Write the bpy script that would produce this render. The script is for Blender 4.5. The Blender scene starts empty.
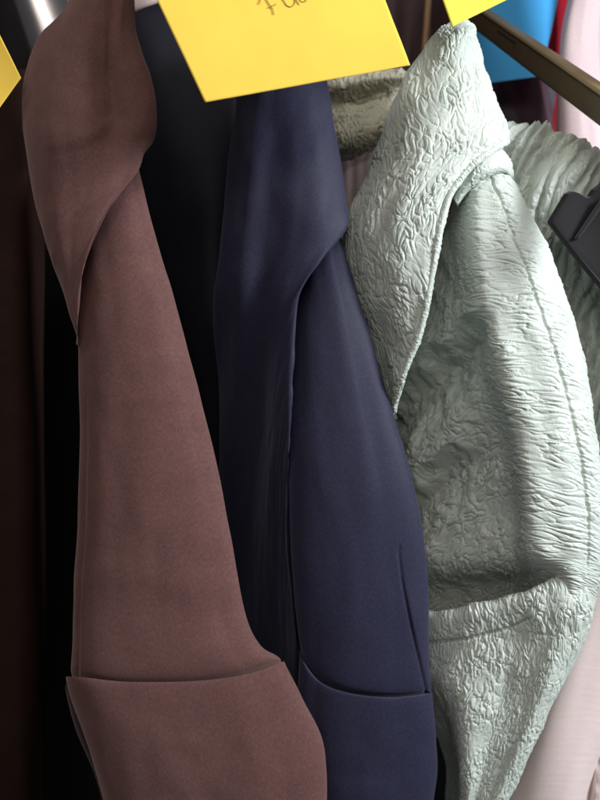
import bpy, math, random
import numpy as np
from mathutils import Matrix, Vector

random.seed(4)
scene = bpy.context.scene
COL = scene.collection

# ------------------------------------------------------------------ camera
PITCH = math.radians(14)
CAM = np.array([0.0, 0.0, 1.45])
FPX = 622.0                       # focal length in photo pixels (600 x 800)
cam_d = bpy.data.cameras.new("camera")
cam = bpy.data.objects.new("camera", cam_d)
COL.objects.link(cam)
cam.location = CAM
cam.rotation_euler = (math.radians(90) - PITCH, 0, 0)
cam_d.sensor_fit = 'VERTICAL'
cam_d.sensor_height = 36
cam_d.lens = 36 * FPX / 800
cam_d.clip_start = 0.02
cam_d.clip_end = 30
cam_d.dof.use_dof = True
cam_d.dof.focus_distance = 0.515
cam_d.dof.aperture_fstop = 5.0
scene.camera = cam
FW = np.array([0, math.cos(PITCH), -math.sin(PITCH)])
UP = np.array([0, math.sin(PITCH), math.cos(PITCH)])
RT = np.array([1.0, 0, 0])


def world(px, py, d):
    px, py, d = np.asarray(px, float), np.asarray(py, float), np.asarray(d, float)
    x = (px - 300) / FPX * d
    y = -(py - 400) / FPX * d
    return CAM + x[..., None] * RT + y[..., None] * UP + d[..., None] * FW


# ------------------------------------------------------------------ noise
def _perm(seed):
    r = np.random.RandomState(seed)
    return r.permutation(256), r.uniform(0, 2 * np.pi, 256)


_PC = {}


def perlin(x, y, seed=0):
    if seed not in _PC:
        _PC[seed] = _perm(seed)
    p, ang = _PC[seed]
    xi, yi = np.floor(x).astype(int), np.floor(y).astype(int)
    xf, yf = x - xi, y - yi
    u = xf ** 3 * (xf * (xf * 6 - 15) + 10)
    v = yf ** 3 * (yf * (yf * 6 - 15) + 10)

    def g(ix, iy, fx, fy):
        a = ang[p[(p[ix & 255] + iy) & 255]]
        return np.cos(a) * fx + np.sin(a) * fy
    n00, n10 = g(xi, yi, xf, yf), g(xi + 1, yi, xf - 1, yf)
    n01, n11 = g(xi, yi + 1, xf, yf - 1), g(xi + 1, yi + 1, xf - 1, yf - 1)
    return 1.5 * ((n00 * (1 - u) + n10 * u) * (1 - v) + (n01 * (1 - u) + n11 * u) * v)


def crinkle(u, v, ang, lu, lv, seed=1):
    """Puckered cloth: puffs of lu x lv metres between narrow creases."""
    c, s = math.cos(ang), math.sin(ang)
    x, y = (c * u + s * v) / lu, (-s * u + c * v) / lv
    wx = x + 0.55 * perlin(x * 0.7, y * 0.7, seed + 5)
    wy = y + 0.55 * perlin(x * 0.7 + 9, y * 0.7, seed + 6)
    a = np.abs(perlin(wx, wy, seed))
    b = np.abs(perlin(wx * 1.9 + 3, wy * 1.9, seed + 1))
    e = np.abs(perlin(wx * 3.7, wy * 3.7 + 5, seed + 2))
    amp = np.clip(0.8 + 0.9 * perlin(u / 0.02, v / 0.028, seed + 3), .25, 1.5)
    return (.55 * np.tanh(a / .16) + .6 * a + .20 * np.tanh(b / .2) + .2 * b + .08 * np.tanh(e / .25)) * amp


def bump(px, py, x, y, rx, ry, ang=0.0):
    c, s = math.cos(ang), math.sin(ang)
    dx, dy = px - x, py - y
    a, b = (c * dx + s * dy) / rx, (-s * dx + c * dy) / ry
    return np.exp(-(a * a + b * b))


def smooth(e0, e1, x):
    t = np.clip((x - e0) / (e1 - e0), 0, 1)
    return t * t * (3 - 2 * t)


# ------------------------------------------------------------------ splines
def catmull(pts, n):
    """pts (k, ...) -> n samples, uniform parameter."""
    pts = np.asarray(pts, float)
    k = len(pts)
    t = np.linspace(0, k - 1, n)
    i = np.minimum(t.astype(int), k - 2)
    f = (t - i).reshape((-1,) + (1,) * (pts.ndim - 1))
    P = np.concatenate([2 * pts[:1] - pts[1:2], pts, 2 * pts[-1:] - pts[-2:-1]])
    p0, p1, p2, p3 = P[i], P[i + 1], P[i + 2], P[i + 3]
    m1, m2 = (p2 - p0) / 2, (p3 - p1) / 2
    f2, f3 = f * f, f * f * f
    return (2 * f3 - 3 * f2 + 1) * p1 + (f3 - 2 * f2 + f) * m1 + (-2 * f3 + 3 * f2) * p2 + (f3 - f2) * m2


# ------------------------------------------------------------------ object helpers
def link(name, data, parent=None):
    o = bpy.data.objects.new(name, data)
    COL.objects.link(o)
    if parent is not None:
        o.parent = parent
        o.matrix_parent_inverse = Matrix.Translation(-Vector(parent.location))
    return o


def thing(name, label, cat, at, group=None):
    o = bpy.data.objects.new(name, None)
    COL.objects.link(o)
    o.location = Vector(world(*[np.array(c) for c in at]))
    o.empty_display_size = 0.02
    tag(o, label, cat, group)
    return o


def tag(o, label, cat, group=None):
    o["label"] = label
    o["category"] = cat
    if group:
        o["group"] = group
    return o


def grid_mesh(name, V, uv, mat):
    nv, nu = V.shape[:2]
    me = bpy.data.meshes.new(name)
    idx = np.arange(nv * nu).reshape(nv, nu)
    q = np.stack([idx[:-1, :-1], idx[1:, :-1], idx[1:, 1:], idx[:-1, 1:]], -1).reshape(-1, 4)
    me.vertices.add(nv * nu)
    me.vertices.foreach_set("co", V.reshape(-1).astype(np.float32))
    me.loops.add(q.size)
    me.loops.foreach_set("vertex_index", q.reshape(-1).astype(np.int32))
    me.polygons.add(len(q))
    me.polygons.foreach_set("loop_start", np.arange(0, q.size, 4, dtype=np.int32))
    me.polygons.foreach_set("loop_total", np.full(len(q), 4, dtype=np.int32))
    me.polygons.foreach_set("use_smooth", np.ones(len(q), dtype=bool))
    me.update(calc_edges=True)
    l = me.uv_layers.new(name="UVMap")
    l.data.foreach_set("uv", uv.reshape(-1, 2)[q.reshape(-1)].reshape(-1).astype(np.float32))
    me.materials.append(mat)
    return me


def normals(V):
    du = np.gradient(V, axis=1)
    dv = np.gradient(V, axis=0)
    n = np.cross(dv, du)
    return n / (np.linalg.norm(n, axis=-1, keepdims=True) + 1e-12)


def sheet(name, rows, mat, parent=None, sp=0.002, disp=None, thick=0.0012, offset=-1):
    """Cloth spanned by rows of (px, py, depth) given top to bottom, each left to right."""
    C = np.array(rows, float)
    Wc = world(C[..., 0], C[..., 1], C[..., 2])
    lu = np.linalg.norm(np.diff(Wc, axis=1), axis=-1).sum(1).max()
    lv = np.linalg.norm(np.diff(Wc, axis=0), axis=-1).sum(0).max()
    nu, nv = max(12, int(lu / sp)), max(12, int(lv / sp))
    A = catmull(C.transpose(1, 0, 2), nu).transpose(1, 0, 2)
    A = catmull(A, nv)
    px, py, d = A[..., 0], A[..., 1], A[..., 2]
    V = world(px, py, d)
    m = nu // 2
    U = np.concatenate([np.zeros((nv, 1)), np.cumsum(np.linalg.norm(np.diff(V, axis=1), axis=-1), 1)], 1)
    U = U - U[:, m:m + 1]
    Tv = np.concatenate([[0], np.cumsum(np.linalg.norm(np.diff(V[:, m], axis=0), axis=-1))])
    T = np.repeat(Tv[:, None], nu, 1)
    if disp is not None:
        s, t = np.meshgrid(np.linspace(0, 1, nu), np.linspace(0, 1, nv))
        V = V + normals(V) * disp(px, py, U, T, s, t)[..., None]
    me = grid_mesh(name, V, np.stack([U, T], -1), mat)
    o = link(name, me, parent)
    if thick:
        so = o.modifiers.new("thickness", 'SOLIDIFY')
        so.thickness = thick
        so.offset = offset
    return o


def tube(name, pts, rad, mat, parent=None, ns=14, sp=0.001, disp=None, world_pts=False):
    P = np.array(pts, float)
    W = P if world_pts else world(P[:, 0], P[:, 1], P[:, 2])
    L = np.linalg.norm(np.diff(W, axis=0), axis=-1).sum()
    n = max(6, int(L / sp))
    W = catmull(W, n)
    R = catmull(np.array(rad, float), n) if np.ndim(rad) else np.full(n, rad)
    tg = np.gradient(W, axis=0)
    tg /= np.linalg.norm(tg, axis=-1, keepdims=True) + 1e-12
    a = np.cross(tg, FW)
    a /= np.linalg.norm(a, axis=-1, keepdims=True) + 1e-12
    b = np.cross(a, tg)
    th = np.linspace(0, 2 * np.pi, ns + 1)
    s = np.concatenate([[0], np.cumsum(np.linalg.norm(np.diff(W, axis=0), axis=-1))])
    r = np.repeat(R[:, None], ns + 1, 1)
    TH, S = np.meshgrid(th, s)
    if disp is not None:
        r = r + disp(TH, S)
        r[:, -1] = r[:, 0]
    V = W[:, None] + r[..., None] * (np.cos(TH)[..., None] * a[:, None] + np.sin(TH)[..., None] * b[:, None])
    me = grid_mesh(name, V, np.stack([TH * R.mean(), S], -1), mat)
    return link(name, me, parent)


def prism(name, poly, depth, thick, mat, parent=None, bev=0.001, tilt=None):
    """An outline of (px, py) points at a depth (number or one per point), given a thickness away from the camera and bevelled."""
    import bmesh
    P = np.array(poly, float)
    d = np.full(len(P), depth) if np.ndim(depth) == 0 else np.array(depth, float)
    F = world(P[:, 0], P[:, 1], d)
    n = np.cross(F[1] - F[0], F[2] - F[0])
    n /= np.linalg.norm(n)
    if n @ FW < 0:
        n = -n
    bm = bmesh.new()
    f = [bm.verts.new(v) for v in F]
    b = [bm.verts.new(v + n * thick) for v in F]
    k = len(f)
    bm.faces.new(f)
    bm.faces.new(b[::-1])
    for i in range(k):
        j = (i + 1) % k
        bm.faces.new((f[j], f[i], b[i], b[j]))
    bmesh.ops.recalc_face_normals(bm, faces=bm.faces)
    me = bpy.data.meshes.new(name)
    bm.to_mesh(me)
    bm.free()
    me.materials.append(mat)
    o = link(name, me, parent)
    if bev:
        m = o.modifiers.new("edge", 'BEVEL')
        m.width = bev
        m.segments = 3
    return o


# ------------------------------------------------------------------ materials
def lin(c):
    return tuple((x / 12.92 if x <= 0.04045 else ((x + 0.055) / 1.055) ** 2.4) for x in c)


class NT:
    def __init__(s, name):
        s.m = bpy.data.materials.new(name)
        s.m.use_nodes = True
        s.t = s.m.node_tree
        s.b = s.t.nodes["Principled BSDF"]

    def n(s, typ, **kw):
        n = s.t.nodes.new(typ)
        for k, v in kw.items():
            if k in n.inputs:
                n.inputs[k].default_value = v
            else:
                setattr(n, k, v)
        return n

    def l(s, a, b):
        s.t.links.new(a, b)

    def uv(s, sx, sy, rot=0.0):
        c = s.n('ShaderNodeTexCoord')
        m = s.n('ShaderNodeMapping')
        m.inputs['Scale'].default_value = (sx, sy, 1)
        m.inputs['Rotation'].default_value = (0, 0, rot)
        s.l(c.outputs['UV'], m.inputs['Vector'])
        return m.outputs['Vector']


def fabric(name, col, col2, rough=0.55, sheen=0.25, sheen_tint=(1, 1, 1), spec=0.35, weave=0.25, grain=0.16, mottle=0.5, twill=0.8, aniso=0):
    """Smooth woven cloth: cloudy nap, slubs along the thread and a fine twill relief."""
    k = NT(name)
    big = k.n('ShaderNodeTexNoise', Scale=1.0, Detail=5.0, Roughness=0.6)
    k.l(k.uv(26, 40, 0.3), big.inputs['Vector'])
    mix = k.n('ShaderNodeMix', data_type='RGBA')
    mix.inputs[6].default_value = (*col, 1)
    mix.inputs[7].default_value = (*col2, 1)
    r = k.n('ShaderNodeMapRange')
    r.inputs['From Min'].default_value = 0.5 - 0.35 / max(mottle, .01) * .5
    r.inputs['From Max'].default_value = 0.5 + 0.35 / max(mottle, .01) * .5
    k.l(big.outputs['Fac'], r.inputs['Value'])
    k.l(r.outputs['Result'], mix.inputs[0])
    fine = k.n('ShaderNodeTexNoise', Scale=1.0, Detail=3.0, Roughness=0.7)
    k.l(k.uv(1500, 420, math.radians(28)), fine.inputs['Vector'])
    fr = k.n('ShaderNodeMapRange')
    fr.inputs['From Min'].default_value = 0.25
    fr.inputs['From Max'].default_value = 0.75
    fr.inputs['To Min'].default_value = 1 - grain
    fr.inputs['To Max'].default_value = 1 + grain
    k.l(fine.outputs['Fac'], fr.inputs['Value'])
    nap = k.n('ShaderNodeTexNoise', Scale=1.0, Detail=4.0, Roughness=0.75)
    k.l(k.uv(330, 260, -.6), nap.inputs['Vector'])
    nr = k.n('ShaderNodeMapRange')
    nr.inputs['From Min'].default_value = 0.3
    nr.inputs['From Max'].default_value = 0.7
    nr.inputs['To Min'].default_value = 1 - grain * .55
    nr.inputs['To Max'].default_value = 1 + grain * .55
    k.l(nap.outputs['Fac'], nr.inputs['Value'])
    fl = k.n('ShaderNodeTexNoise', Scale=1.0, Detail=1.0)
    k.l(k.uv(900, 380, -.5), fl.inputs['Vector'])
    fk = k.n('ShaderNodeMapRange')
    fk.inputs['From Min'].default_value = 0.68
    fk.inputs['From Max'].default_value = 0.78
    fk.inputs['To Min'].default_value = 0
    fk.inputs['To Max'].default_value = grain * 2.2
    k.l(fl.outputs['Fac'], fk.inputs['Value'])
    m1 = k.n('ShaderNodeMath', operation='MULTIPLY')
    k.l(fr.outputs['Result'], m1.inputs[0])
    k.l(nr.outputs['Result'], m1.inputs[1])
    m2 = k.n('ShaderNodeMath', operation='ADD')
    k.l(m1.outputs[0], m2.inputs[0])
    k.l(fk.outputs['Result'], m2.inputs[1])
    mul = k.n('ShaderNodeVectorMath', operation='SCALE')
    k.l(mix.outputs[2], mul.inputs[0])
    k.l(m2.outputs[0], mul.inputs['Scale'])
    k.l(mul.outputs['Vector'], k.b.inputs['Base Color'])
    wv = k.n('ShaderNodeTexWave', wave_type='BANDS', bands_direction='X', Scale=1.0, Distortion=1.2, Detail=1.0)
    k.l(k.uv(210, 210, math.radians(35)), wv.inputs['Vector'])
    add = k.n('ShaderNodeMath', operation='MULTIPLY_ADD')
    k.l(wv.outputs['Fac'], add.inputs[0])
    add.inputs[1].default_value = twill * .2
    k.l(fine.outputs['Fac'], add.inputs[2])
    bp = k.n('ShaderNodeBump', Strength=weave, Distance=0.0006)
    k.l(add.outputs[0], bp.inputs['Height'])
    k.l(bp.outputs['Normal'], k.b.inputs['Normal'])
    k.b.inputs['Roughness'].default_value = rough
    k.b.inputs['Specular IOR Level'].default_value = spec
    k.b.inputs['Sheen Weight'].default_value = sheen
    k.b.inputs['Sheen Roughness'].default_value = 0.45
    k.b.inputs['Sheen Tint'].default_value = (*sheen_tint, 1)
    return k.m


def plain(name, col, rough=0.5, metal=0.0, spec=0.5, var=0.08, scale=60.0, bumpd=0.0, sheen=0.0):
    k = NT(name)
    c = k.n('ShaderNodeTexCoord')
    no = k.n('ShaderNodeTexNoise', Scale=scale, Detail=4.0)
    k.l(c.outputs['Object'], no.inputs['Vector'])
    mr = k.n('ShaderNodeMapRange')
    mr.inputs['To Min'].default_value = 1 - var
    mr.inputs['To Max'].default_value = 1 + var
    k.l(no.outputs['Fac'], mr.inputs['Value'])
    mul = k.n('ShaderNodeVectorMath', operation='SCALE')
    mul.inputs[0].default_value = col
    k.l(mr.outputs['Result'], mul.inputs['Scale'])
    k.l(mul.outputs['Vector'], k.b.inputs['Base Color'])
    k.b.inputs['Roughness'].default_value = rough
    k.b.inputs['Metallic'].default_value = metal
    k.b.inputs['Specular IOR Level'].default_value = spec
    k.b.inputs['Sheen Weight'].default_value = sheen
    if bumpd:
        bp = k.n('ShaderNodeBump', Strength=0.5, Distance=bumpd)
        k.l(no.outputs['Fac'], bp.inputs['Height'])
        k.l(bp.outputs['Normal'], k.b.inputs['Normal'])
    return k.m


def crinkled(name, col, col2, rough=0.42, spec=0.5, sheen=0.15):
    """Puckered satin: the puckers are in the mesh; this adds thread-size relief and tone."""
    k = NT(name)
    a = k.n('ShaderNodeTexNoise', Scale=1.0, Detail=4.0, Roughness=0.65)
    k.l(k.uv(420, 620, 0.3), a.inputs['Vector'])
    b = k.n('ShaderNodeTexNoise', Scale=1.0, Detail=2.0)
    k.l(k.uv(30, 30), b.inputs['Vector'])
    mix = k.n('ShaderNodeMix', data_type='RGBA')
    mix.inputs[6].default_value = (*col, 1)
    mix.inputs[7].default_value = (*col2, 1)
    k.l(b.outputs['Fac'], mix.inputs[0])
    k.l(mix.outputs[2], k.b.inputs['Base Color'])
    bp = k.n('ShaderNodeBump', Strength=0.4, Distance=0.0008)
    k.l(a.outputs['Fac'], bp.inputs['Height'])
    k.l(bp.outputs['Normal'], k.b.inputs['Normal'])
    k.b.inputs['Roughness'].default_value = rough
    k.b.inputs['Specular IOR Level'].default_value = spec
    k.b.inputs['Sheen Weight'].default_value = sheen
    k.b.inputs['Subsurface Weight'].default_value = .15
    k.b.inputs['Subsurface Radius'].default_value = (.55, 1, .85)
    k.b.inputs['Subsurface Scale'].default_value = .0025
    return k.m


BROWN = fabric('brown_twill', (0.150, 0.0735, 0.066), (0.106, 0.051, 0.048), rough=0.75, sheen=0.35, sheen_tint=(1, .72, .66), spec=.12, grain=.3, weave=.45)
BROWN_DARK = fabric('brown_lining', (0.05, 0.024, 0.02), (0.04, 0.02, 0.017), rough=.6, spec=.2)
NAVY = fabric('navy_twill', (0.025, 0.025, 0.052), (0.020, 0.020, 0.043), rough=0.55, sheen=0.14, sheen_tint=(.75, .75, 1), spec=.22, grain=.36, weave=.45)
NAVY_SHADED = fabric('navy_shaded', (0.011, 0.011, 0.020), (0.007, 0.007, 0.013), rough=.6, spec=.2, sheen=0)  # darker copy of the navy cloth: shade on the sleeve put into colour
MINT = crinkled('mint_crinkle', (0.585, 0.64, 0.575), (0.53, 0.59, 0.53))
MINT_BOUNCE = crinkled('mint_crinkle_bounce', (0.56, 0.54, 0.43), (0.50, 0.48, 0.37))  # mint cloth with shade and yellow bounce mixed into its colour
BLACKISH = fabric('black_cloth', (0.012, 0.010, 0.010), (0.008, 0.007, 0.007), rough=.7, spec=.1, sheen=0)
UMBER = fabric('umber_cloth', (0.035, 0.016, 0.011), (0.022, 0.011, 0.009), rough=.7, spec=.1, sheen=0)
PLUM = fabric('plum_cloth', (0.055, 0.042, 0.058), (0.04, 0.03, 0.045), rough=.45, spec=.4)
MAROON = fabric('maroon_cloth', (0.045, 0.012, 0.014), (0.03, 0.012, 0.014), rough=.5, spec=.3)
RED = fabric('red_cloth', (0.55, 0.012, 0.03), (0.42, 0.01, 0.028), rough=.5, spec=.3)
WHITEPINK = fabric('pale_pink_cloth', (0.70, 0.54, 0.55), (0.68, 0.55, 0.55), rough=.55, spec=.3)
PINK = fabric('blush_satin', (0.90, 0.75, 0.72), (0.87, 0.71, 0.68), rough=.42, spec=.4, grain=.05, weave=.06)
YELLOW = plain('yellow_paper', (0.92, 0.62, 0.09), rough=.75, spec=.2, var=.05, scale=25)
LIME = plain('lemon_paper', (0.86, 0.76, 0.10), rough=.75, spec=.2, var=.04, scale=25)
BLUE = plain('blue_paper', (0.07, 0.42, 0.85), rough=.7, spec=.25, var=.05, scale=25)
INK = plain('pencil_grey', (0.24, 0.18, 0.07), rough=.8, spec=.1)
BRONZE = plain('bronze_paint', (0.11, 0.080, 0.045), rough=.4, metal=.15, var=.12, scale=40)
BRONZE_LIT = plain('bronze_lit', (0.36, 0.27, 0.15), rough=.4, metal=.1, var=.15, scale=50)  # lighter than the bar: paints the light caught on its chamfer
BRONZE_DARK = plain('bronze_groove', (0.008, 0.006, 0.004), rough=.6)
CHROME = plain('brushed_steel', (0.66, 0.61, 0.60), rough=.3, metal=1.0, var=.05, scale=80)
FLOCK = plain('black_flock', (0.011, 0.010, 0.012), rough=.85, spec=.15, var=.5, scale=900, bumpd=.0006, sheen=.25)
WOOD = plain('tan_wood', (0.23, 0.13, 0.05), rough=.5, var=.2)
WALL = plain('dark_wall', (0.012, 0.010, 0.010), rough=.9, spec=.1)


# ------------------------------------------------------------------ soft ripples for the smooth cloths
def ripple(amp=0.0007, lu=0.03, lv=0.06, seed=11):
    def f(px, py, u, v, s, t):
        return amp * (perlin(u / lu, v / lv, seed) + 0.5 * perlin(u / lu * 2.1, v / lv * 2.1, seed + 1))
    return f


# ================================================================== BROWN JACKET
bj = thing('brown_jacket', 'dusty brown satin jacket with rolled collar, seamed across near its lower end', 'jacket', (170, 850, .52))


def d_bcollar(px, py, u, v, s, t):
    h = ripple(.0008, .03, .04, 21)(px, py, u, v, s, t)
    # the soft step where the top collar lies over the stand, and the crease that runs into it
    line = np.interp(px, [40, 54, 70, 86, 98, 109, 120, 130], [151, 150, 147.5, 143, 137, 129, 118, 108])
    step = smooth(7, -8, py - line) * smooth(35, 85, px) * smooth(126, 112, px) * smooth(-10, 60, py)
    h = h + 0.0019 * step
    h = h - 0.0022 * bump(px, py, 106, 62, 11, 36, -0.14)
    h = h + 0.0016 * bump(px, py, 140, 120, 14, 30, 0.1)
    return h


sheet('collar', [
    [(95, -60, .56), (85, -60, .53), (95, -62, .51), (108, -62, .505), (116, -62, .51), (122, -62, .51), (128, -60, .515), (134, -60, .53), (125, -60, .56)],
    [(85, 5, .56), (68, 3, .53), (80, 0, .505), (94, 0, .498), (104, 0, .50), (114, 0, .505), (124, 0, .505), (134, 0, .52), (122, 0, .55)],
    [(55, 42, .55), (37, 40, .525), (60, 40, .50), (85, 40, .492), (102, 40, .498), (110, 40, .503), (122, 40, .503), (138, 40, .515), (124, 42, .55)],
    [(40, 78, .55), (25, 75, .522), (50, 75, .498), (80, 75, .49), (102, 78, .497), (111, 80, .5045), (128, 75, .500), (150, 75, .512), (132, 78, .55)],
    [(38, 112, .55), (22, 110, .52), (45, 110, .496), (75, 112, .488), (100, 112, .494), (114, 112, .503), (132, 110, .498), (156, 110, .512), (135, 112, .55)],
    [(40, 142, .55), (24, 140, .52), (45, 142, .495), (72, 142, .489), (98, 138, .491), (118, 130, .497), (135, 132, .496), (154, 138, .512), (138, 142, .54)],
    [(45, 192, .55), (32, 190, .52), (50, 180, .500), (75, 174, .495), (100, 166, .493), (118, 158, .494), (130, 154, .497), (143, 153, .506), (136, 156, .522)],
    [(58, 245, .55), (45, 240, .52), (56, 225, .504), (75, 212, .499), (95, 203, .496), (110, 193, .496), (122, 184, .498), (137, 172, .501), (133, 173, .514)],
    [(70, 290, .55), (60, 285, .52), (64, 270, .508), (72, 260, .504), (80, 252, .501), (88, 243, .499), (98, 226, .498), (110, 208, .499), (107, 208, .512)],
    [(84, 340, .55), (75, 330, .52), (76, 322, .512), (77, 312, .508), (78, 305, .505), (79, 295, .503), (81, 280, .501), (86, 255, .50), (84, 255, .512)],
    [(88, 352, .55), (77, 345, .525), (77, 340, .52), (77, 335, .515), (77, 330, .512), (78, 322, .51), (79, 310, .508), (80, 290, .506), (79, 292, .516)],
], BROWN, bj, sp=.0012, disp=d_bcollar, thick=0)


def d_bfront(px, py, u, v, s, t):
    h = ripple(.0008, .035, .07, 31)(px, py, u, v, s, t) * smooth(668, 620, py)
    h = h + 0.0012 * bump(px, py, 135, 575, 60, 16, 0.1) - 0.001 * bump(px, py, 150, 612, 60, 20, 0.1)
    edge = np.interp(py, [330, 400, 450, 550, 620, 670], [84, 86, 86, 83, 79, 78])
    h = h - .0009 * np.exp(-((px - edge) / 1.6) ** 2) * smooth(380, 440, py)
    return h + .0012 * bump(px, py, 150, 430, 20, 160, .12)


sheet('front_panel', [
    [(60, 150, .56), (70, 150, .54), (85, 145, .528), (105, 140, .525), (120, 140, .525), (128, 142, .525), (136, 150, .53), (126, 150, .56)],
    [(80, 230, .56), (72, 235, .54), (88, 220, .523), (105, 205, .517), (120, 200, .515), (134, 198, .518), (146, 200, .528), (136, 202, .56)],
    [(88, 280, .56), (76, 285, .54), (90, 272, .52), (110, 268, .512), (132, 266, .510), (152, 266, .515), (165, 270, .527), (150, 272, .56)],
    [(92, 340, .56), (77, 335, .533), (95, 338, .515), (120, 338, .508), (145, 338, .507), (170, 338, .512), (185, 340, .526), (170, 342, .56)],
    [(95, 430, .56), (80, 430, .53), (98, 430, .512), (130, 430, .505), (160, 430, .504), (190, 430, .51), (209, 430, .525), (190, 430, .56)],
    [(92, 530, .56), (77, 530, .528), (95, 530, .51), (130, 530, .503), (170, 530, .502), (210, 530, .508), (230, 530, .523), (212, 530, .56)],
    [(88, 610, .56), (73, 610, .525), (92, 612, .508), (130, 614, .502), (175, 614, .501), (216, 612, .506), (244, 610, .52), (228, 610, .56)],
    [(88, 650, .56), (72, 648, .523), (92, 652, .505), (130, 656, .500), (180, 656, .499), (228, 650, .502), (259, 644, .515), (248, 648, .56)],
    [(88, 671, .56), (71, 665, .524), (91, 671, .506), (130, 675, .5008), (194, 674, .4998), (243, 667, .5023), (276, 656, .5148), (266, 660, .56)],
    [(88, 677, .56), (71, 671, .529), (91, 678, .510), (130, 682, .5048), (194, 681, .5038), (244, 674, .506), (280, 661, .518), (270, 664, .55)],
    [(88, 684, .56), (72, 678, .533), (91, 684, .516), (130, 688, .511), (194, 687, .510), (244, 680, .512), (279, 667, .523), (270, 670, .55)],
    [(88, 710, .57), (73, 700, .54), (92, 710, .530), (130, 715, .527), (190, 714, .527), (240, 708, .53), (276, 690, .535), (268, 700, .56)],
], BROWN, bj, sp=.001, disp=d_bfront, thick=.0014)

sheet('waist_panel', [
    [(82, 698, .55), (69, 692, .523), (88, 693, .5045), (130, 697, .501), (197, 696, .500), (247, 689, .502), (281, 677, .5145), (274, 681, .55)],
    [(82, 685, .55), (67, 680, .522), (87, 681, .5035), (130, 685, .500), (198, 684, .499), (248, 677, .501), (282, 665, .5135), (275, 669, .55)],
    [(82, 682, .55), (66, 677, .521), (86, 678, .502), (130, 682, .4985), (198, 681, .4975), (248, 674, .4995), (283, 662, .512), (275, 666, .55)],
    [(83, 688, .55), (67, 684, .519), (87, 685, .500), (131, 688, .4965), (199, 687, .4955), (250, 681, .4975), (287, 670, .511), (277, 674, .55)],
    [(86, 710, .55), (73, 706, .518), (94, 706, .499), (136, 707, .494), (206, 706, .493), (260, 701, .495), (301, 696, .508), (285, 700, .55)],
    [(105, 750, .55), (89, 750, .516), (110, 750, .496), (150, 750, .49), (215, 750, .489), (275, 748, .491), (323, 745, .506), (305, 748, .55)],
    [(118, 800, .55), (104, 800, .515), (125, 800, .494), (165, 800, .487), (225, 800, .486), (285, 800, .488), (326, 795, .504), (308, 800, .55)],
    [(130, 870, .55), (116, 870, .515), (138, 870, .494), (175, 870, .487), (235, 870, .486), (295, 870, .488), (322, 865, .504), (305, 870, .55)],
], BROWN, bj, disp=lambda px, py, u, v, s, t: smooth(.016, .06, v) * ripple(.0013, .045, .06, 41)(px, py, u, v, s, t), thick=0, sp=.0013)
sheet('lining', [
    [(66, 684, .535), (72, 686, .533), (92, 690, .54)],
    [(66, 692, .53), (73, 697, .528), (97, 702, .54)],
    [(76, 730, .53), (86, 738, .528), (110, 740, .54)],
    [(98, 785, .53), (108, 795, .53), (128, 800, .54)],
    [(110, 850, .53), (120, 860, .53), (138, 860, .54)],
], BROWN_DARK, bj)

# ================================================================== NAVY JACKET
nj = thing('navy_jacket', 'dark navy satin jacket with curved collar edge, hanging between brown and mint jackets', 'jacket', (360, 850, .55))


def d_ncollar(px, py, u, v, s, t):
    h = ripple(.0009, .03, .06, 51)(px, py, u, v, s, t)
    w = smooth(280, 400, py)
    return h + w * .004 * np.sin((px - 212) / 7.5 + py * .012) + .002 * bump(px, py, 300, 190, 28, 60, .2)


sheet('collar', [
    [(248, 20, .6), (242, 20, .575), (255, 18, .545), (275, 16, .54), (295, 15, .54), (306, 15, .545), (314, 18, .56), (300, 20, .6)],
    [(250, 100, .6), (236, 100, .558), (255, 100, .539), (275, 100, .535), (295, 100, .533), (315, 98, .538), (329, 95, .555), (312, 97, .6)],
    [(245, 150, .6), (229, 150, .556), (250, 150, .537), (273, 150, .534), (297, 150, .531), (322, 150, .534), (338, 147, .552), (320, 150, .6)],
    [(240, 200, .6), (225, 200, .558), (246, 200, .539), (270, 200, .536), (297, 200, .530), (325, 200, .531), (346, 200, .548), (330, 202, .6)],
    [(236, 245, .6), (220, 245, .562), (242, 245, .544), (267, 240, .541), (293, 236, .533), (322, 232, .530), (346, 227, .540), (338, 232, .565)],
    [(232, 300, .6), (214, 290, .574), (236, 290, .553), (258, 284, .548), (280, 278, .538), (300, 270, .532), (322, 259, .530), (319, 260, .547)],
    [(230, 350, .62), (213, 340, .60), (232, 340, .58), (250, 335, .564), (267, 328, .549), (282, 318, .538), (299, 296, .531), (297, 296, .547)],
    [(232, 420, .65), (218, 420, .635), (234, 420, .615), (248, 415, .595), (262, 405, .575), (275, 390, .556), (291, 360, .536), (289.5, 360, .549)],
    [(240, 520, .68), (226, 520, .67), (238, 520, .65), (250, 510, .63), (263, 495, .61), (275, 470, .58), (289, 420, .545), (287.5, 420, .557)],
    [(250, 660, .71), (238, 660, .70), (248, 650, .685), (260, 635, .67), (270, 620, .65), (280, 590, .62), (289, 500, .564), (287, 500, .575)],
    [(250, 860, .72), (238, 860, .71), (250, 850, .70), (264, 840, .69), (276, 830, .68), (288, 800, .66), (300, 740, .63), (304, 740, .64)],
], NAVY, nj, sp=.0012, disp=d_ncollar, thick=0)


def d_nfront(px, py, u, v, s, t):
    h = ripple(.0006, .03, .09, 61)(px, py, u, v, s, t) * smooth(650, 600, py) + .001 * bump(px, py, 350, 600, 16, 90, .1)
    # the stitched dart near the right edge: a fine groove with a slightly raised side
    line = np.interp(py, [540, 545, 552, 580, 625, 660, 690], [406, 400, 398.5, 402, 411, 419, 426])
    f = smooth(541, 549, py)
    dx = px - line
    return h + f * (.0016 * smooth(548, 620, py) * smooth(-.8, 1.6, dx) * np.exp(-np.clip(dx, 0, 99) / 30) - .0009 * np.exp(-(dx / 1.7) ** 2))


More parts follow.
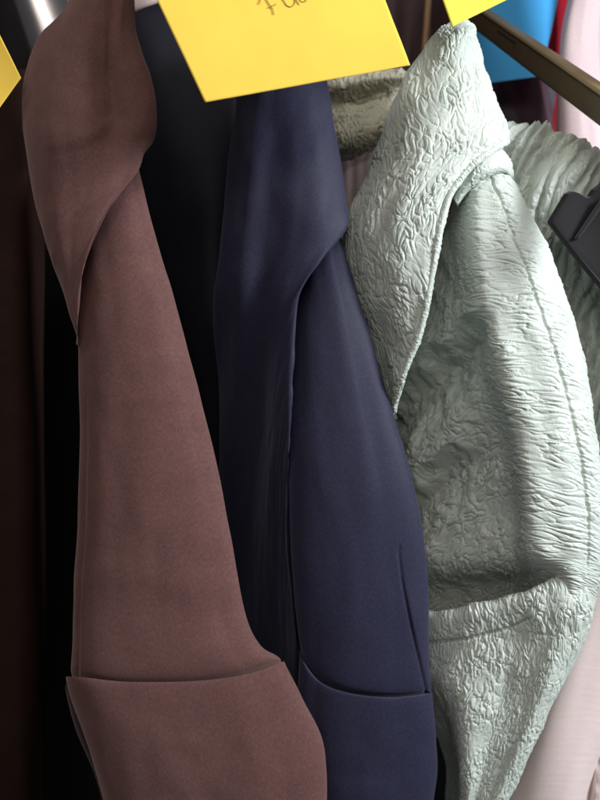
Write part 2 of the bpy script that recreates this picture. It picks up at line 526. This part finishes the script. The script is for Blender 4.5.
sheet('front_panel', [
    [(290, 200, .6), (295, 195, .585), (303, 190, .575), (313, 186, .57), (322, 184, .57), (331, 184, .575), (322, 186, .6)],
    [(300, 280, .59), (298, 278, .57), (308, 270, .556), (320, 262, .551), (332, 256, .550), (345, 250, .56), (332, 254, .6)],
    [(298, 330, .59), (292, 330, .565), (305, 325, .549), (325, 322, .542), (345, 320, .541), (365, 318, .553), (350, 322, .6)],
    [(298, 410, .59), (289, 410, .562), (305, 410, .546), (333, 410, .538), (362, 410, .537), (392, 410, .55), (375, 412, .6)],
    [(300, 490, .59), (290, 490, .56), (308, 490, .543), (342, 490, .535), (380, 490, .535), (415, 490, .548), (398, 492, .6)],
    [(302, 560, .59), (292, 560, .558), (312, 560, .541), (348, 560, .533), (388, 560, .534), (426, 560, .546), (410, 562, .6)],
    [(308, 630, .59), (297, 622, .556), (318, 634, .54), (352, 638, .5315), (392, 640, .532), (427, 638, .545), (412, 632, .6)],
    [(314, 660, .59), (300, 646, .5562), (320, 671, .5405), (352, 683, .5318), (392, 687, .531), (428.5, 684, .545), (415, 682, .6)],
    [(315, 668, .59), (301, 654, .560), (321, 678, .545), (352, 690, .536), (392, 694, .535), (429, 691, .549), (415, 688, .6)],
    [(317, 670, .59), (301, 657, .557), (321, 684, .551), (352, 696, .542), (392, 700, .541), (429, 697, .554), (416, 695, .6)],
    [(320, 710, .61), (306, 700, .585), (326, 712, .572), (355, 720, .566), (392, 722, .566), (424, 720, .572), (412, 722, .61)],
], NAVY, nj, sp=.0007, disp=d_nfront, thick=.0014)
sheet('waist_panel', [
    [(315, 685, .6), (302, 671, .557), (321, 695, .541), (351, 706, .532), (392, 710, .531), (430, 706, .545), (418, 709, .6)],
    [(313, 673, .6), (300.5, 659, .5555), (319.5, 684, .5395), (349, 696, .5305), (392, 700, .5295), (431, 696, .5435), (418, 699, .6)],
    [(312, 670, .6), (300, 656, .554), (319, 681, .538), (349, 693, .529), (392, 697, .528), (431, 693, .542), (418, 696, .6)],
    [(311, 680, .6), (299, 667, .553), (318, 690, .5365), (349, 700, .5275), (393, 703, .5265), (432, 700, .541), (419, 702, .6)],
    [(310, 730, .6), (296, 720, .553), (318, 730, .536), (350, 733, .526), (395, 733, .525), (435, 732, .54), (420, 733, .6)],
    [(308, 770, .6), (294, 765, .553), (316, 768, .535), (350, 770, .525), (394, 770, .524), (436, 768, .539), (420, 770, .6)],
    [(308, 805, .6), (294, 800, .553), (316, 800, .534), (350, 800, .523), (393, 800, .522), (433, 800, .538), (418, 800, .6)],
    [(308, 870, .6), (294, 870, .553), (316, 870, .534), (350, 870, .523), (393, 870, .522), (425, 870, .538), (410, 870, .6)],
], NAVY, nj, disp=lambda px, py, u, v, s, t: smooth(.016, .06, v) * ripple(.0011, .04, .05, 71)(px, py, u, v, s, t), thick=0, sp=.0013)


def d_nsleeve(px, py, u, v, s, t):
    return .005 * perlin(u / .06, v / .16, 81)


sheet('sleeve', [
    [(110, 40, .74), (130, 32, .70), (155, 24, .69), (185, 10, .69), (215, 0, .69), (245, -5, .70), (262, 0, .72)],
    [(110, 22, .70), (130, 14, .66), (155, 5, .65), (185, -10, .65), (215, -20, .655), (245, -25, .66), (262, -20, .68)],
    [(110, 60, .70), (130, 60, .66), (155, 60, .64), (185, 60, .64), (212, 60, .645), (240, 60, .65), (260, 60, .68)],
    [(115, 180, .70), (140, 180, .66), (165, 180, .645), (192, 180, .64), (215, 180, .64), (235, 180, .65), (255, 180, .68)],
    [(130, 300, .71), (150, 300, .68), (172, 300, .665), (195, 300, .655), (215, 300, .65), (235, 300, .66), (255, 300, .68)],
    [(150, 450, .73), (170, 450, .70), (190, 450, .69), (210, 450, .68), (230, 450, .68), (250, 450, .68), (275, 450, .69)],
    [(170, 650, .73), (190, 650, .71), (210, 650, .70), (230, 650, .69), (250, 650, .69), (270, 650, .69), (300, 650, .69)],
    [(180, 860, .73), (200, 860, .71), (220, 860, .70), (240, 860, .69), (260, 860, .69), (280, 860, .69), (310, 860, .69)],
], NAVY_SHADED, nj, disp=d_nsleeve)

# ================================================================== MINT JACKET
mj = thing('mint_jacket', 'pale mint crinkled jacket with puckered collar and pocket slit', 'jacket', (500, 870, .55))


def d_mcollar(px, py, u, v, s, t):
    h = .00165 * crinkle(u, v, math.radians(-22), .0056, .0120, 101)
    return h + .002 * perlin(u / .03, v / .05, 102) - .0012


sheet('collar', [
    [(452, 60, .62), (448, 26, .585), (453, 21, .573), (458, 19, .568), (464, 19, .568), (470, 22, .572), (474, 28, .585), (465, 50, .62)],
    [(448, 60, .61), (434, 36, .568), (444, 34, .548), (454, 32, .542), (463, 32, .542), (471, 34, .548), (479, 42, .564), (468, 50, .61)],
    [(430, 80, .6), (409, 70, .56), (426, 70, .54), (443, 70, .532), (459, 70, .531), (473, 70, .538), (486, 70, .555), (475, 74, .6)],
    [(405, 115, .6), (388, 112, .56), (410, 110, .536), (433, 108, .526), (456, 106, .524), (478, 105, .531), (497, 105, .55), (485, 110, .6)],
    [(390, 160, .6), (374, 152, .56), (398, 150, .535), (424, 146, .523), (452, 142, .519), (480, 138, .522), (507, 139, .536), (503, 148, .557)],
    [(375, 200, .6), (360, 186, .565), (382, 184, .538), (404, 180, .525), (426, 175, .519), (448, 170, .518), (473, 164, .524), (472, 172, .542)],
    [(362, 230, .6), (347, 218, .57), (366, 218, .542), (386, 215, .528), (406, 210, .521), (426, 205, .518), (449, 197, .522), (449, 204, .540)],
    [(352, 265, .6), (343, 250, .575), (358, 250, .55), (376, 249, .535), (394, 247, .526), (414, 244, .521), (438, 238, .522), (438, 244, .54)],
    [(360, 310, .6), (350, 295, .58), (364, 295, .556), (378, 295, .542), (393, 293, .532), (410, 290, .525), (430, 285, .523), (429, 290, .54)],
    [(375, 345, .61), (365, 335, .585), (376, 335, .565), (387, 335, .55), (398, 335, .54), (409, 333, .532), (421, 328, .527), (420, 334, .545)],
    [(392, 400, .62), (382, 385, .59), (387, 385, .575), (391, 385, .565), (395, 385, .555), (399, 384, .545), (403, 376, .535), (403, 382, .552)],
    [(395, 420, .62), (388, 415, .60), (390, 415, .59), (391, 415, .58), (392, 415, .57), (393, 413, .56), (394, 408, .55), (395, 412, .56)],
], MINT, mj, sp=.0006, disp=d_mcollar, thick=.0012)


def d_pipe(TH, S):
    return .0012 * crinkle(TH * .003, S, 0, .004, .003, 120)


def d_mfront(px, py, u, v, s, t):
    # puckers run across the strip beside the seam, and any way in the hollow
    across = crinkle(u, v, math.radians(14), .022, .0046, 131)
    mixed = crinkle(u, v, math.radians(-35), .0098, .0068, 141)
    w = smooth(-22, 12, px - (458 + (py - 250) * .24))
    h = .0015 * across * w + .0029 * mixed * (1 - w)
    # hanging folds in the hollow: each leans out downwards, then tucks back in under itself
    q = py + .9 * (px - 430) + 13 * perlin(u / .03, v / .03, 147) + 5 * perlin(u / .011, v / .011, 148)
    h = h + np.interp(q, [300, 352, 384, 438, 466, 492, 545, 580], [0, .014, -.018, .012, .014, -.014, .008, 0]) * smooth(500, 445, px)
    # the stitched seam line that runs down inside the edge, with fine gathers on both sides
    seam = np.interp(py, [150, 170, 200, 240, 265, 290, 320, 360, 410, 460, 520, 560], [480, 487, 500, 515, 525, 533, 545, 557, 571, 581, 588, 588])
    dx = px - seam + 1.2 * perlin(v / .005, u * 0 + .5, 145)
    f = smooth(150, 175, py) * smooth(600, 520, py)
    h = h - .0022 * np.exp(-(dx / 1.1) ** 2) * f + .0020 * np.exp(-((dx - 10) / 7) ** 2) * f
    h = h + .0007 * crinkle(u, v, .15, .009, .0030, 146) * np.exp(-((dx - 4) / 14) ** 2) * f
    return h - .001


sheet('front_panel', [
    [(456, 192, .60), (458, 184, .585), (464, 176, .575), (470, 168, .57), (479, 160, .565), (490, 154, .562), (499, 154, .562), (504, 160, .575), (498, 168, .60)],
    [(450, 214, .60), (453, 206, .582), (459, 196, .566), (466, 188, .551), (475, 181, .541), (487, 175, .538), (498, 174, .540), (513, 180, .553), (504, 190, .60)],
    [(432, 270, .63), (440, 262, .605), (449, 252, .583), (459, 246, .558), (473, 240, .530), (495, 236, .526), (514, 234, .529), (543, 236, .548), (530, 242, .59)],
    [(400, 338, .68), (430, 322, .632), (448, 312, .604), (466, 304, .566), (482, 298, .5275), (510, 293, .522), (535, 289, .524), (566, 296, .545), (552, 302, .59)],
    [(375, 398, .70), (412, 390, .648), (448, 382, .610), (482, 372, .566), (498, 368, .525), (528, 364, .518), (556, 360, .519), (586, 366, .54), (570, 372, .59)],
    [(375, 462, .69), (416, 454, .638), (458, 448, .603), (501, 440, .560), (516, 436, .5215), (547, 433, .514), (572, 430, .516), (596, 436, .535), (580, 442, .59)],
    [(400, 525, .645), (428, 520, .622), (466, 514, .593), (511, 508, .555), (526, 505, .519), (556, 503, .512), (582, 502, .514), (602, 506, .532), (588, 512, .59)],
    [(405, 572, .635), (432, 566, .610), (470, 562, .583), (513, 558, .551), (530, 555, .521), (560, 553, .513), (582, 553, .514), (601, 556, .53), (588, 562, .59)],
    [(405, 590, .645), (432, 590, .650), (470, 589, .632), (514, 582, .595), (540, 577, .545), (563, 576, .518), (582, 578, .515), (599, 582, .53), (588, 588, .59)],
    [(405, 640, .67), (432, 636, .66), (470, 632, .645), (512, 624, .61), (536, 618, .57), (562, 614, .527), (576, 612, .520), (592, 612, .534), (580, 618, .59)],
    [(405, 690, .67), (432, 686, .66), (470, 682, .65), (508, 674, .62), (526, 668, .59), (544, 664, .56), (556, 662, .548), (568, 662, .548), (560, 666, .59)],
], MINT, mj, sp=.0006, disp=d_mfront, thick=.0012)


def d_mlower(px, py, u, v, s, t):
    line = np.interp(px, [405, 428, 470, 508, 540], [645, 643, 638, 628, 614])
    f = smooth(552, 500, px)
    lip = f * (.0022 * smooth(5, -3, py - line) - .003 * np.exp(-((py - line) / 2.2) ** 2))
    down = crinkle(u, v, math.radians(-10), .0040, .0105, 151)
    w = smooth(60, 130, py - 600 + (px - 500) * .6)
    fine = crinkle(u, v, .4, .0042, .0055, 161)
    return .0021 * (down * (1 - .6 * w) + fine * .6 * w) + lip + .002 * perlin(u / .04, v / .05, 162) - .001


sheet('lower_panel', [
    [(405, 622, .63), (432, 619, .60), (470, 613, .58), (512, 602, .56), (545, 585, .545), (570, 565, .538), (596, 556, .55), (584, 562, .60)],
    [(405, 613, .605), (432, 612, .582), (470, 608, .558), (511, 597, .540), (543, 583, .5275), (568, 571, .527), (597, 560, .540), (584, 566, .59)],
    [(405, 621, .598), (432, 619, .573), (470, 615, .549), (512, 605, .532), (545, 593, .5205), (570, 582, .5185), (597, 574, .533), (584, 578, .59)],
    [(408, 643, .60), (434, 641, .573), (470, 637, .549), (512, 627, .534), (545, 613, .5195), (570, 602, .513), (594, 598, .5275), (582, 602, .59)],
    [(408, 665, .60), (438, 663, .568), (466, 660, .545), (510, 653, .532), (546, 640, .5195), (568, 628, .5125), (588, 624, .5265), (578, 628, .59)],
    [(412, 690, .61), (440, 690, .565), (462, 688, .540), (506, 684, .530), (536, 676, .519), (555, 670, .514), (571, 668, .526), (560, 672, .59)],
    [(440, 745, .66), (450, 742, .61), (460, 740, .538), (492, 738, .529), (516, 735, .521), (529, 732, .516), (540, 730, .528), (530, 734, .59)],
    [(445, 800, .66), (455, 800, .61), (463, 800, .536), (477, 800, .529), (490, 800, .5235), (499, 799, .520), (508, 798, .53), (498, 800, .59)],
    [(425, 870, .63), (440, 870, .595), (448, 870, .553), (456, 870, .535), (463, 870, .524), (470, 869, .520), (476, 868, .53), (468, 870, .59)],
], MINT, mj, sp=.0006, disp=d_mlower, thick=.0012)




def d_msleeve(px, py, u, v, s, t):
    q = u * math.cos(.42) + v * math.sin(.42)
    r = -u * math.sin(.42) + v * math.cos(.42)
    ph = q / .0108 + .75 * perlin(q / .03, r / .06, 182) + .18 * perlin(q / .008, r / .014, 185)
    g = .0095 * np.abs(np.sin(np.pi * ph)) ** .7 * (.8 + .6 * perlin(q / .02, r / .05, 181))
    return g * smooth(0, .05, t) + .0024 * crinkle(u, v, .42, .005, .012, 184) - .003


sheet('sleeve', [
    [(490, 150, .64), (515, 152, .65), (540, 156, .65), (565, 162, .65), (590, 170, .65), (620, 180, .65), (650, 190, .65)],
    [(490, 124, .615), (518, 128, .61), (545, 133, .61), (570, 141, .61), (595, 151, .61), (622, 162, .61), (650, 175, .61)],
    [(496, 165, .61), (518, 168, .595), (545, 172, .588), (570, 178, .586), (597, 186, .588), (625, 194, .59), (655, 200, .6)],
    [(505, 235, .61), (528, 236, .60), (552, 238, .592), (576, 240, .588), (600, 245, .588), (628, 250, .59), (660, 255, .60)],
    [(520, 320, .62), (545, 320, .612), (568, 320, .607), (588, 322, .60), (606, 325, .595), (632, 330, .595), (665, 335, .61)],
    [(550, 420, .63), (570, 420, .62), (585, 420, .61), (598, 420, .60), (612, 420, .592), (636, 420, .592), (668, 420, .61)],
    [(565, 520, .64), (580, 520, .63), (592, 520, .62), (604, 520, .61), (618, 520, .60), (640, 520, .60), (668, 520, .62)],
    [(570, 600, .65), (582, 600, .64), (592, 600, .635), (604, 600, .63), (618, 600, .62), (640, 600, .62), (668, 600, .64)],
], MINT, mj, sp=.0008, disp=d_msleeve, thick=.0012)

inner = sheet('inner_collar', [
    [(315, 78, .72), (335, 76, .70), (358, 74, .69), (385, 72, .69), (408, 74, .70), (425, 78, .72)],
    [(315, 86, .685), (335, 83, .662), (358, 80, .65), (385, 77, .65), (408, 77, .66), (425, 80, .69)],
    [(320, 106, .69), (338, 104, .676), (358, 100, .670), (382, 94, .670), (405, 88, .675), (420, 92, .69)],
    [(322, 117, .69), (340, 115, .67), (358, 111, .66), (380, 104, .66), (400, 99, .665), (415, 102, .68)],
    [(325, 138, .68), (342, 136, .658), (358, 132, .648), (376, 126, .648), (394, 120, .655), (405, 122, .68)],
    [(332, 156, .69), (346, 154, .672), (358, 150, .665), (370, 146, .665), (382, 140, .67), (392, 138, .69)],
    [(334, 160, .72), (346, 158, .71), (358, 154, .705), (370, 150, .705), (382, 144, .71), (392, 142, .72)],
], MINT_BOUNCE, None, sp=.0009, disp=lambda px, py, u, v, s, t: .0032 * crinkle(u, v, -.3, .0048, .009, 191), thick=.0012)
tag(inner, 'inner collar of the mint jacket, coloured olive beige for shade and yellow bounce below the big yellow note', 'garment')  # part of the mint jacket; its olive tone is painted shade and bounce

# hem roll of the collar, and the tab at the top of the front
tube('collar_hem', [(508, 141, .537), (490, 152, .529), (472, 165, .5245), (458, 182, .522), (448, 199, .521), (438, 238, .5215), (430, 285, .523), (421, 328, .527), (411, 355, .531), (403, 376, .536), (394, 408, .55)],
     [.0018, .0022, .0023, .0024, .0024, .0024, .0024, .0024, .0022, .0016, .0004], MINT, mj, ns=28, sp=.0006, disp=d_pipe)


for th in ([(592, 588, .529), (597, 590, .526), (600, 586, .525), (603, 588, .526)],
           [(591, 593, .529), (596, 597, .526), (599, 595, .525), (601, 600, .526)],
           [(593, 583, .530), (597, 581, .527), (599, 584, .526)]):
    tube('loose_thread', th, .00018, MINT, mj, ns=6, sp=.0006)


def d_tab(px, py, u, v, s, t):
    return .0009 * crinkle(u, v, .5, .006, .004, 201)


sheet('tab', [
    [(452, 202, .565), (462, 184, .553), (475, 168, .547), (490, 156, .547), (500, 154, .552), (508, 162, .568)],
    [(452, 196, .55), (459, 180, .541), (472, 164, .535), (488, 152, .534), (501, 150, .54), (510, 160, .558)],
    [(455, 200, .541), (463, 186, .533), (475, 172, .527), (490, 162, .526), (503, 160, .532), (512, 170, .552)],
    [(457, 205, .545), (466, 192, .538), (478, 180, .531), (493, 172, .529), (505, 170, .535), (513, 178, .555)],
    [(457, 208, .565), (467, 196, .555), (479, 184, .548), (494, 176, .546), (506, 174, .55), (513, 181, .57)],
], MINT, mj, sp=.0006, disp=d_tab, thick=.0012)

# ================================================================== PAPER NOTES
def note(name, corners, depths, mat, label, curl=0.0, seed=1):
    """A square of paper: corners tl, tr, br, bl."""
    (tl, tr, br, bl), (a, b, c, d) = corners, depths
    n = 7
    rows = []
    for j in range(n):
        t = j / (n - 1)
        row = []
        for i in range(n):
            s = i / (n - 1)
            x = (tl[0] * (1 - s) + tr[0] * s) * (1 - t) + (bl[0] * (1 - s) + br[0] * s) * t
            y = (tl[1] * (1 - s) + tr[1] * s) * (1 - t) + (bl[1] * (1 - s) + br[1] * s) * t
            z = (a * (1 - s) + b * s) * (1 - t) + (d * (1 - s) + c * s) * t
            z += curl * (t ** 2) * (1 - 0.5 * s) + .5 * curl * math.sin(s * 3.1)
            row.append((x, y, z))
        rows.append(row)
    o = sheet(name, rows, mat, None, sp=.002, thick=.0003, disp=ripple(.0004, .05, .05, seed))
    tag(o, label, 'paper note')
    return o, rows


big, big_rows = note('paper_note', [(109, -102), (361, -64), (410, 65), (205, 102)], (.47, .47, .435, .43), YELLOW,
                     'large golden yellow paper note with pencilled writing, hanging over the navy jacket', .004, 5)


def on_big(px, py, lift):
    """Depth of the big note's face at a photo point (its rows are smooth: take the nearest sample)."""
    R = catmull(catmull(np.array(big_rows).transpose(1, 0, 2), 90).transpose(1, 0, 2), 90)
    i = np.argmin(((R[..., 0] - px) ** 2 + (R[..., 1] - py) ** 2).ravel())
    return R[..., 2].ravel()[i] - lift


strokes = [
    [(259.5, 4), (260, 1), (262, -6), (258, -11)],
    [(258, -12), (262, -7), (266.5, 0), (270, 5), (272.5, 9), (274, 14.5)],
    [(267.5, 8), (271, 6.5), (276, 4)],
    [(276, -16), (280, -6), (284, 1), (287, 5.6), (291, 6.6), (294.5, 3.5), (294.8, -1), (292, -5), (287, -3)],
    [(290, -15), (294, -5), (297, 1), (299.3, 4.7)],
    [(298, -4), (300, .5), (302.8, 2), (306, .3), (305.5, -5), (302, -7), (298, -4)],
]
for st in strokes:
    tube('handwriting', [(x, y, on_big(x, y, .0006)) for x, y in st], .00027, INK, big, ns=6, sp=.0008)
note('paper_note', [(-95, 20), (-40, -45), (21, 78), (-2, 110)], (.52, .5, .5, .5), YELLOW, 'golden yellow paper note, only its corner seen beside the steel post', .002, 6)
note('paper_note', [(415, -82), (492, -100), (510, -2), (452, 27)], (.5, .5, .475, .475), LIME, 'lemon yellow paper note touching the top of the mint collar', .002, 7)
note('paper_note', [(488, -75), (572, -62), (541, 76), (468, 86)], (.90, .90, .87, .87), BLUE, 'blue paper note behind the bronze bar', .003, 8)

# ================================================================== RAIL, POST, HANGERS
bar = thing('hanging_bar', 'flat bronze coloured metal bar with a slot, crossing behind the mint collar', 'bar', (545, 60, .62))
A0, A1 = world(*[np.array(v) for v in (482, 23, .80)]), world(*[np.array(v) for v in (640, 138, .50)])
ax = A1 - A0
Lb = np.linalg.norm(ax)
ax = ax / Lb
side = UP - ax * (UP @ ax)
side /= np.linalg.norm(side)
dep = np.cross(ax, side)
if dep @ FW < 0:
    dep = -dep


def bar_box(name, s0, s1, h0, h1, z0, z1, mat, bev):
    import bmesh
    bm = bmesh.new()
    vs = [bm.verts.new(A0 + ax * s + side * h + dep * z) for s in (s0, s1) for h in (h0, h1) for z in (z0, z1)]
    for f in ((0, 1, 3, 2), (4, 6, 7, 5), (0, 4, 5, 1), (2, 3, 7, 6), (0, 2, 6, 4), (1, 5, 7, 3)):
        bm.faces.new([vs[i] for i in f])
    bmesh.ops.recalc_face_normals(bm, faces=bm.faces)
    me = bpy.data.meshes.new(name)
    bm.to_mesh(me)
    bm.free()
    me.materials.append(mat)
    o = link(name, me, bar)
    m = o.modifiers.new("edge", 'BEVEL')
    m.width = bev
    m.segments = 4
    for p in me.polygons:
        p.use_smooth = True
    return o


bar_box('rail', -.12, Lb + .1, -.0125, .0092, 0, .012, BRONZE, .003)
bar_box('lit_edge_strip', -.12, Lb + .1, .0094, .0135, -.0022, .012, BRONZE_LIT, .0012)  # painted highlight along the upper chamfer
bar_box('slot', .058, .118, .0022, .0038, -.0004, .004, BRONZE_DARK, .0003)
bar_box('slot', .1182, .1198, -.0025, .0038, -.0004, .004, BRONZE_DARK, .0003)

post = tube('steel_post', [(5, -105, .66), (38, -10, .655), (62, 60, .65), (88, 135, .645)], .030, CHROME, None, ns=48, sp=.004)
tag(post, 'shiny brushed steel post behind the brown collar', 'post')

hg = thing('flocked_hanger', 'black flocked hanger end with a notch, lying on the mint sleeve', 'hanger', (590, 240, .545))
prism('arm', [(552, 223), (554, 219), (569, 194), (574, 191), (580, 193), (588, 198), (592, 197), (596, 190), (650, 150), (720, 230), (720, 420), (600, 284), (577, 256)],
      [.548, .548, .55, .55, .55, .55, .55, .55, .545, .53, .53, .54, .545], .006, FLOCK, hg, bev=.0012)
prism('ridge', [(576, 238), (602, 199), (660, 165), (662, 171), (604, 205), (579, 239)], .5415, .006, FLOCK, hg, bev=.0012)

wh = tube('wooden_stick', [(431, -60, .80), (428, 0, .80), (425, 45, .80), (421, 95, .80)], .0045, WOOD, None, ns=12, sp=.006)
tag(wh, 'thin tan wooden stick upright left of the mint collar top', 'stick')


# ================================================================== OTHER GARMENTS
def folds(amp=.010, lu=.05, seed=1, slant=0.0):
    def f(px, py, u, v, s, t):
        q = u + slant * v
        return amp * perlin(q / lu, v / .35, seed) + amp * .3 * perlin(q / lu * 2.4, v / .15, seed + 1)
    return f


def hanging(name, x0, x1, y0, y1, d, mat, label, cat, dx=0, amp=.01, lu=.05, seed=1, slant=0., dd=0., sp=.003):
    rows = []
    for j in range(5):
        t = j / 4
        row = []
        for i in range(7):
            s = i / 6
            e = (2 * s - 1) ** 4
            row.append((x0 + (x1 - x0) * s + dx * t, y0 + (y1 - y0) * t, d + .045 * e + dd * t))
        rows.append(row)
    o = sheet(name, rows, mat, None, sp=sp, disp=folds(amp, lu, seed, slant), thick=.0015)
    return tag(o, label, cat)


hanging('umber_garment', -90, 46, 70, 880, .60, UMBER, 'very dark brown garment in shade at the left of the brown jacket', 'garment', amp=.008, lu=.07, seed=301)
hanging('black_garment', -40, 330, -90, 900, .80, BLACKISH, 'black garment in the dark gap behind brown and navy jackets', 'garment', amp=.012, lu=.12, seed=302)
hanging('maroon_garment', 318, 455, -90, 420, .86, MAROON, 'dark maroon garment deep between yellow note and mint collar', 'garment', amp=.012, lu=.05, seed=303)
hanging('plum_garment', 452, 556, 66, 420, .95, PLUM, 'dark plum satin garment below the blue note and bronze bar', 'garment', amp=.014, lu=.06, seed=304, slant=-.25, dx=40)
hanging('red_garment', 530, 660, -100, 330, .98, RED, 'bright red garment behind the blue note and pale pink garment', 'garment', amp=.014, lu=.06, seed=305)
pk = sheet('pale_pink_garment', [
    [(580, -90, .88), (588, -90, .86), (600, -90, .85), (612, -90, .85), (622, -90, .86), (630, -90, .88)],
    [(572, -20, .88), (577, -20, .86), (588, -20, .85), (598, -20, .85), (606, -20, .86), (612, -20, .88)],
    [(560, 40, .88), (565, 40, .86), (578, 40, .85), (588, 40, .85), (598, 40, .86), (606, 40, .88)],
    [(556, 110, .87), (562, 110, .85), (578, 110, .84), (594, 110, .84), (606, 110, .85), (616, 110, .87)],
    [(556, 190, .87), (564, 190, .85), (582, 190, .84), (602, 190, .84), (618, 190, .85), (630, 190, .87)],
    [(560, 320, .87), (570, 320, .85), (590, 320, .84), (612, 320, .84), (630, 320, .85), (640, 320, .87)],
], WHITEPINK, None, sp=.003, disp=folds(.004, .03, 306), thick=.0015)
tag(pk, 'pale pink almost white garment in front of the red one, beyond the bronze bar', 'garment')
def shade_row(y):  # unseen rows added beyond the right of view to shade the mint sleeve
    return [(628, y, .78), (632, y, .72), (640, y, .67), (660, y, .60), (688, y, .55), (722, y, .495)]


pb = sheet('blush_blouse', [
    shade_row(-140), shade_row(40), shade_row(220), shade_row(360),
    [(605, 450, .69), (612, 448, .65), (622, 446, .62), (636, 446, .60), (652, 448, .585), (678, 450, .57)],
    [(560, 520, .66), (575, 515, .63), (592, 512, .605), (610, 512, .59), (630, 515, .585), (660, 520, .59)],
    [(535, 620, .66), (556, 618, .63), (578, 615, .603), (600, 615, .59), (622, 618, .585), (655, 620, .59)],
    [(500, 720, .66), (525, 718, .63), (550, 715, .603), (576, 715, .59), (602, 718, .587), (640, 720, .60)],
    [(480, 800, .66), (500, 800, .63), (528, 798, .603), (556, 796, .59), (580, 796, .592), (606, 800, .62)],
    [(460, 880, .66), (480, 880, .63), (508, 878, .603), (536, 876, .59), (560, 876, .592), (590, 880, .62)],
], PINK, None, sp=.0015, disp=lambda px, py, u, v, s, t: .003 * perlin(u / .04, v / .14, 311) + .00007 * perlin(u / .03, v / .004, 312), thick=.0014)
tag(pb, 'blush pink satin blouse at the lower right behind the mint jacket, with an added unseen upper screen', 'blouse')
pf = sheet('salmon_garment', [
    [(580, 740, .62), (592, 730, .60), (606, 728, .595), (640, 730, .60)],
    [(582, 780, .62), (592, 775, .60), (606, 772, .595), (640, 772, .60)],
    [(584, 860, .62), (594, 860, .60), (606, 860, .595), (640, 860, .60)],
], PINK, None, sp=.0015, disp=ripple(.002, .01, .02, 321), thick=.0014)
tag(pf, 'sliver of a rosy garment in the lower right corner beside the blush blouse', 'garment')
pw = sheet('white_top', [
    [(118, -60, .74), (140, -60, .71), (165, -60, .70), (190, -60, .71)],
    [(118, -20, .74), (140, -20, .71), (162, -22, .70), (184, -26, .71)],
    [(118, 12, .74), (138, 10, .71), (156, 5, .70), (176, -4, .71)],
    [(118, 20, .78), (138, 18, .76), (156, 12, .75), (176, 2, .76)],
], WHITEPINK, None, sp=.003, thick=.0015)
tag(pw, 'small glimpse of a white top between the brown collar and big yellow note', 'top')
pg = hanging('taupe_garment', 330, 400, 145, 420, .74, fabric('taupe_cloth', (.30, .22, .20), (.26, .19, .18)), 'taupe garment showing in the narrow gap beside the navy collar', 'garment', amp=.006, lu=.03, seed=331)

# dark wall far behind
import bmesh
bm = bmesh.new()
for x, z in ((-3, -.5), (3, -.5), (3, 3), (-3, 3)):
    bm.verts.new((x, 1.75, z))
bm.faces.new(bm.verts)
me = bpy.data.meshes.new('back_wall')
bm.to_mesh(me)
bm.free()
me.materials.append(WALL)
wl = link('back_wall', me)
wl["kind"] = 'structure'

# ================================================================== LIGHT
w = bpy.data.worlds.new("World")
scene.world = w
w.use_nodes = True
w.node_tree.nodes['Background'].inputs[0].default_value = (.9, .93, 1, 1)
w.node_tree.nodes['Background'].inputs[1].default_value = 0.06


def area(name, loc, target, sx, sy, power, col):
    l = bpy.data.lights.new(name, 'AREA')
    l.shape = 'RECTANGLE'
    l.size, l.size_y = sx, sy
    l.energy = power
    l.color = col
    o = bpy.data.objects.new(name, l)
    COL.objects.link(o)
    o.location = loc
    o.rotation_euler = (Vector(target) - Vector(loc)).to_track_quat('-Z', 'Y').to_euler()
    return o


area('right_lamp', (1.00, 0.06, 1.90), (0.05, .52, 1.4), .30, .30, 22, (.90, .945, 1))
area('shop_lamp', (-.05, -.75, 2.2), (0.0, .5, 1.45), .8, .35, 4.8, (1, .91, .83))
area('tube_lamp', (-.15, .20, 2.35), (-.1, .45, 1.4), 1.3, .09, 3.5, (1, .95, .90))

vs = scene.view_settings
vs.view_transform = 'Standard'
vs.look = 'None'
vs.exposure = 0
vs.gamma = 1
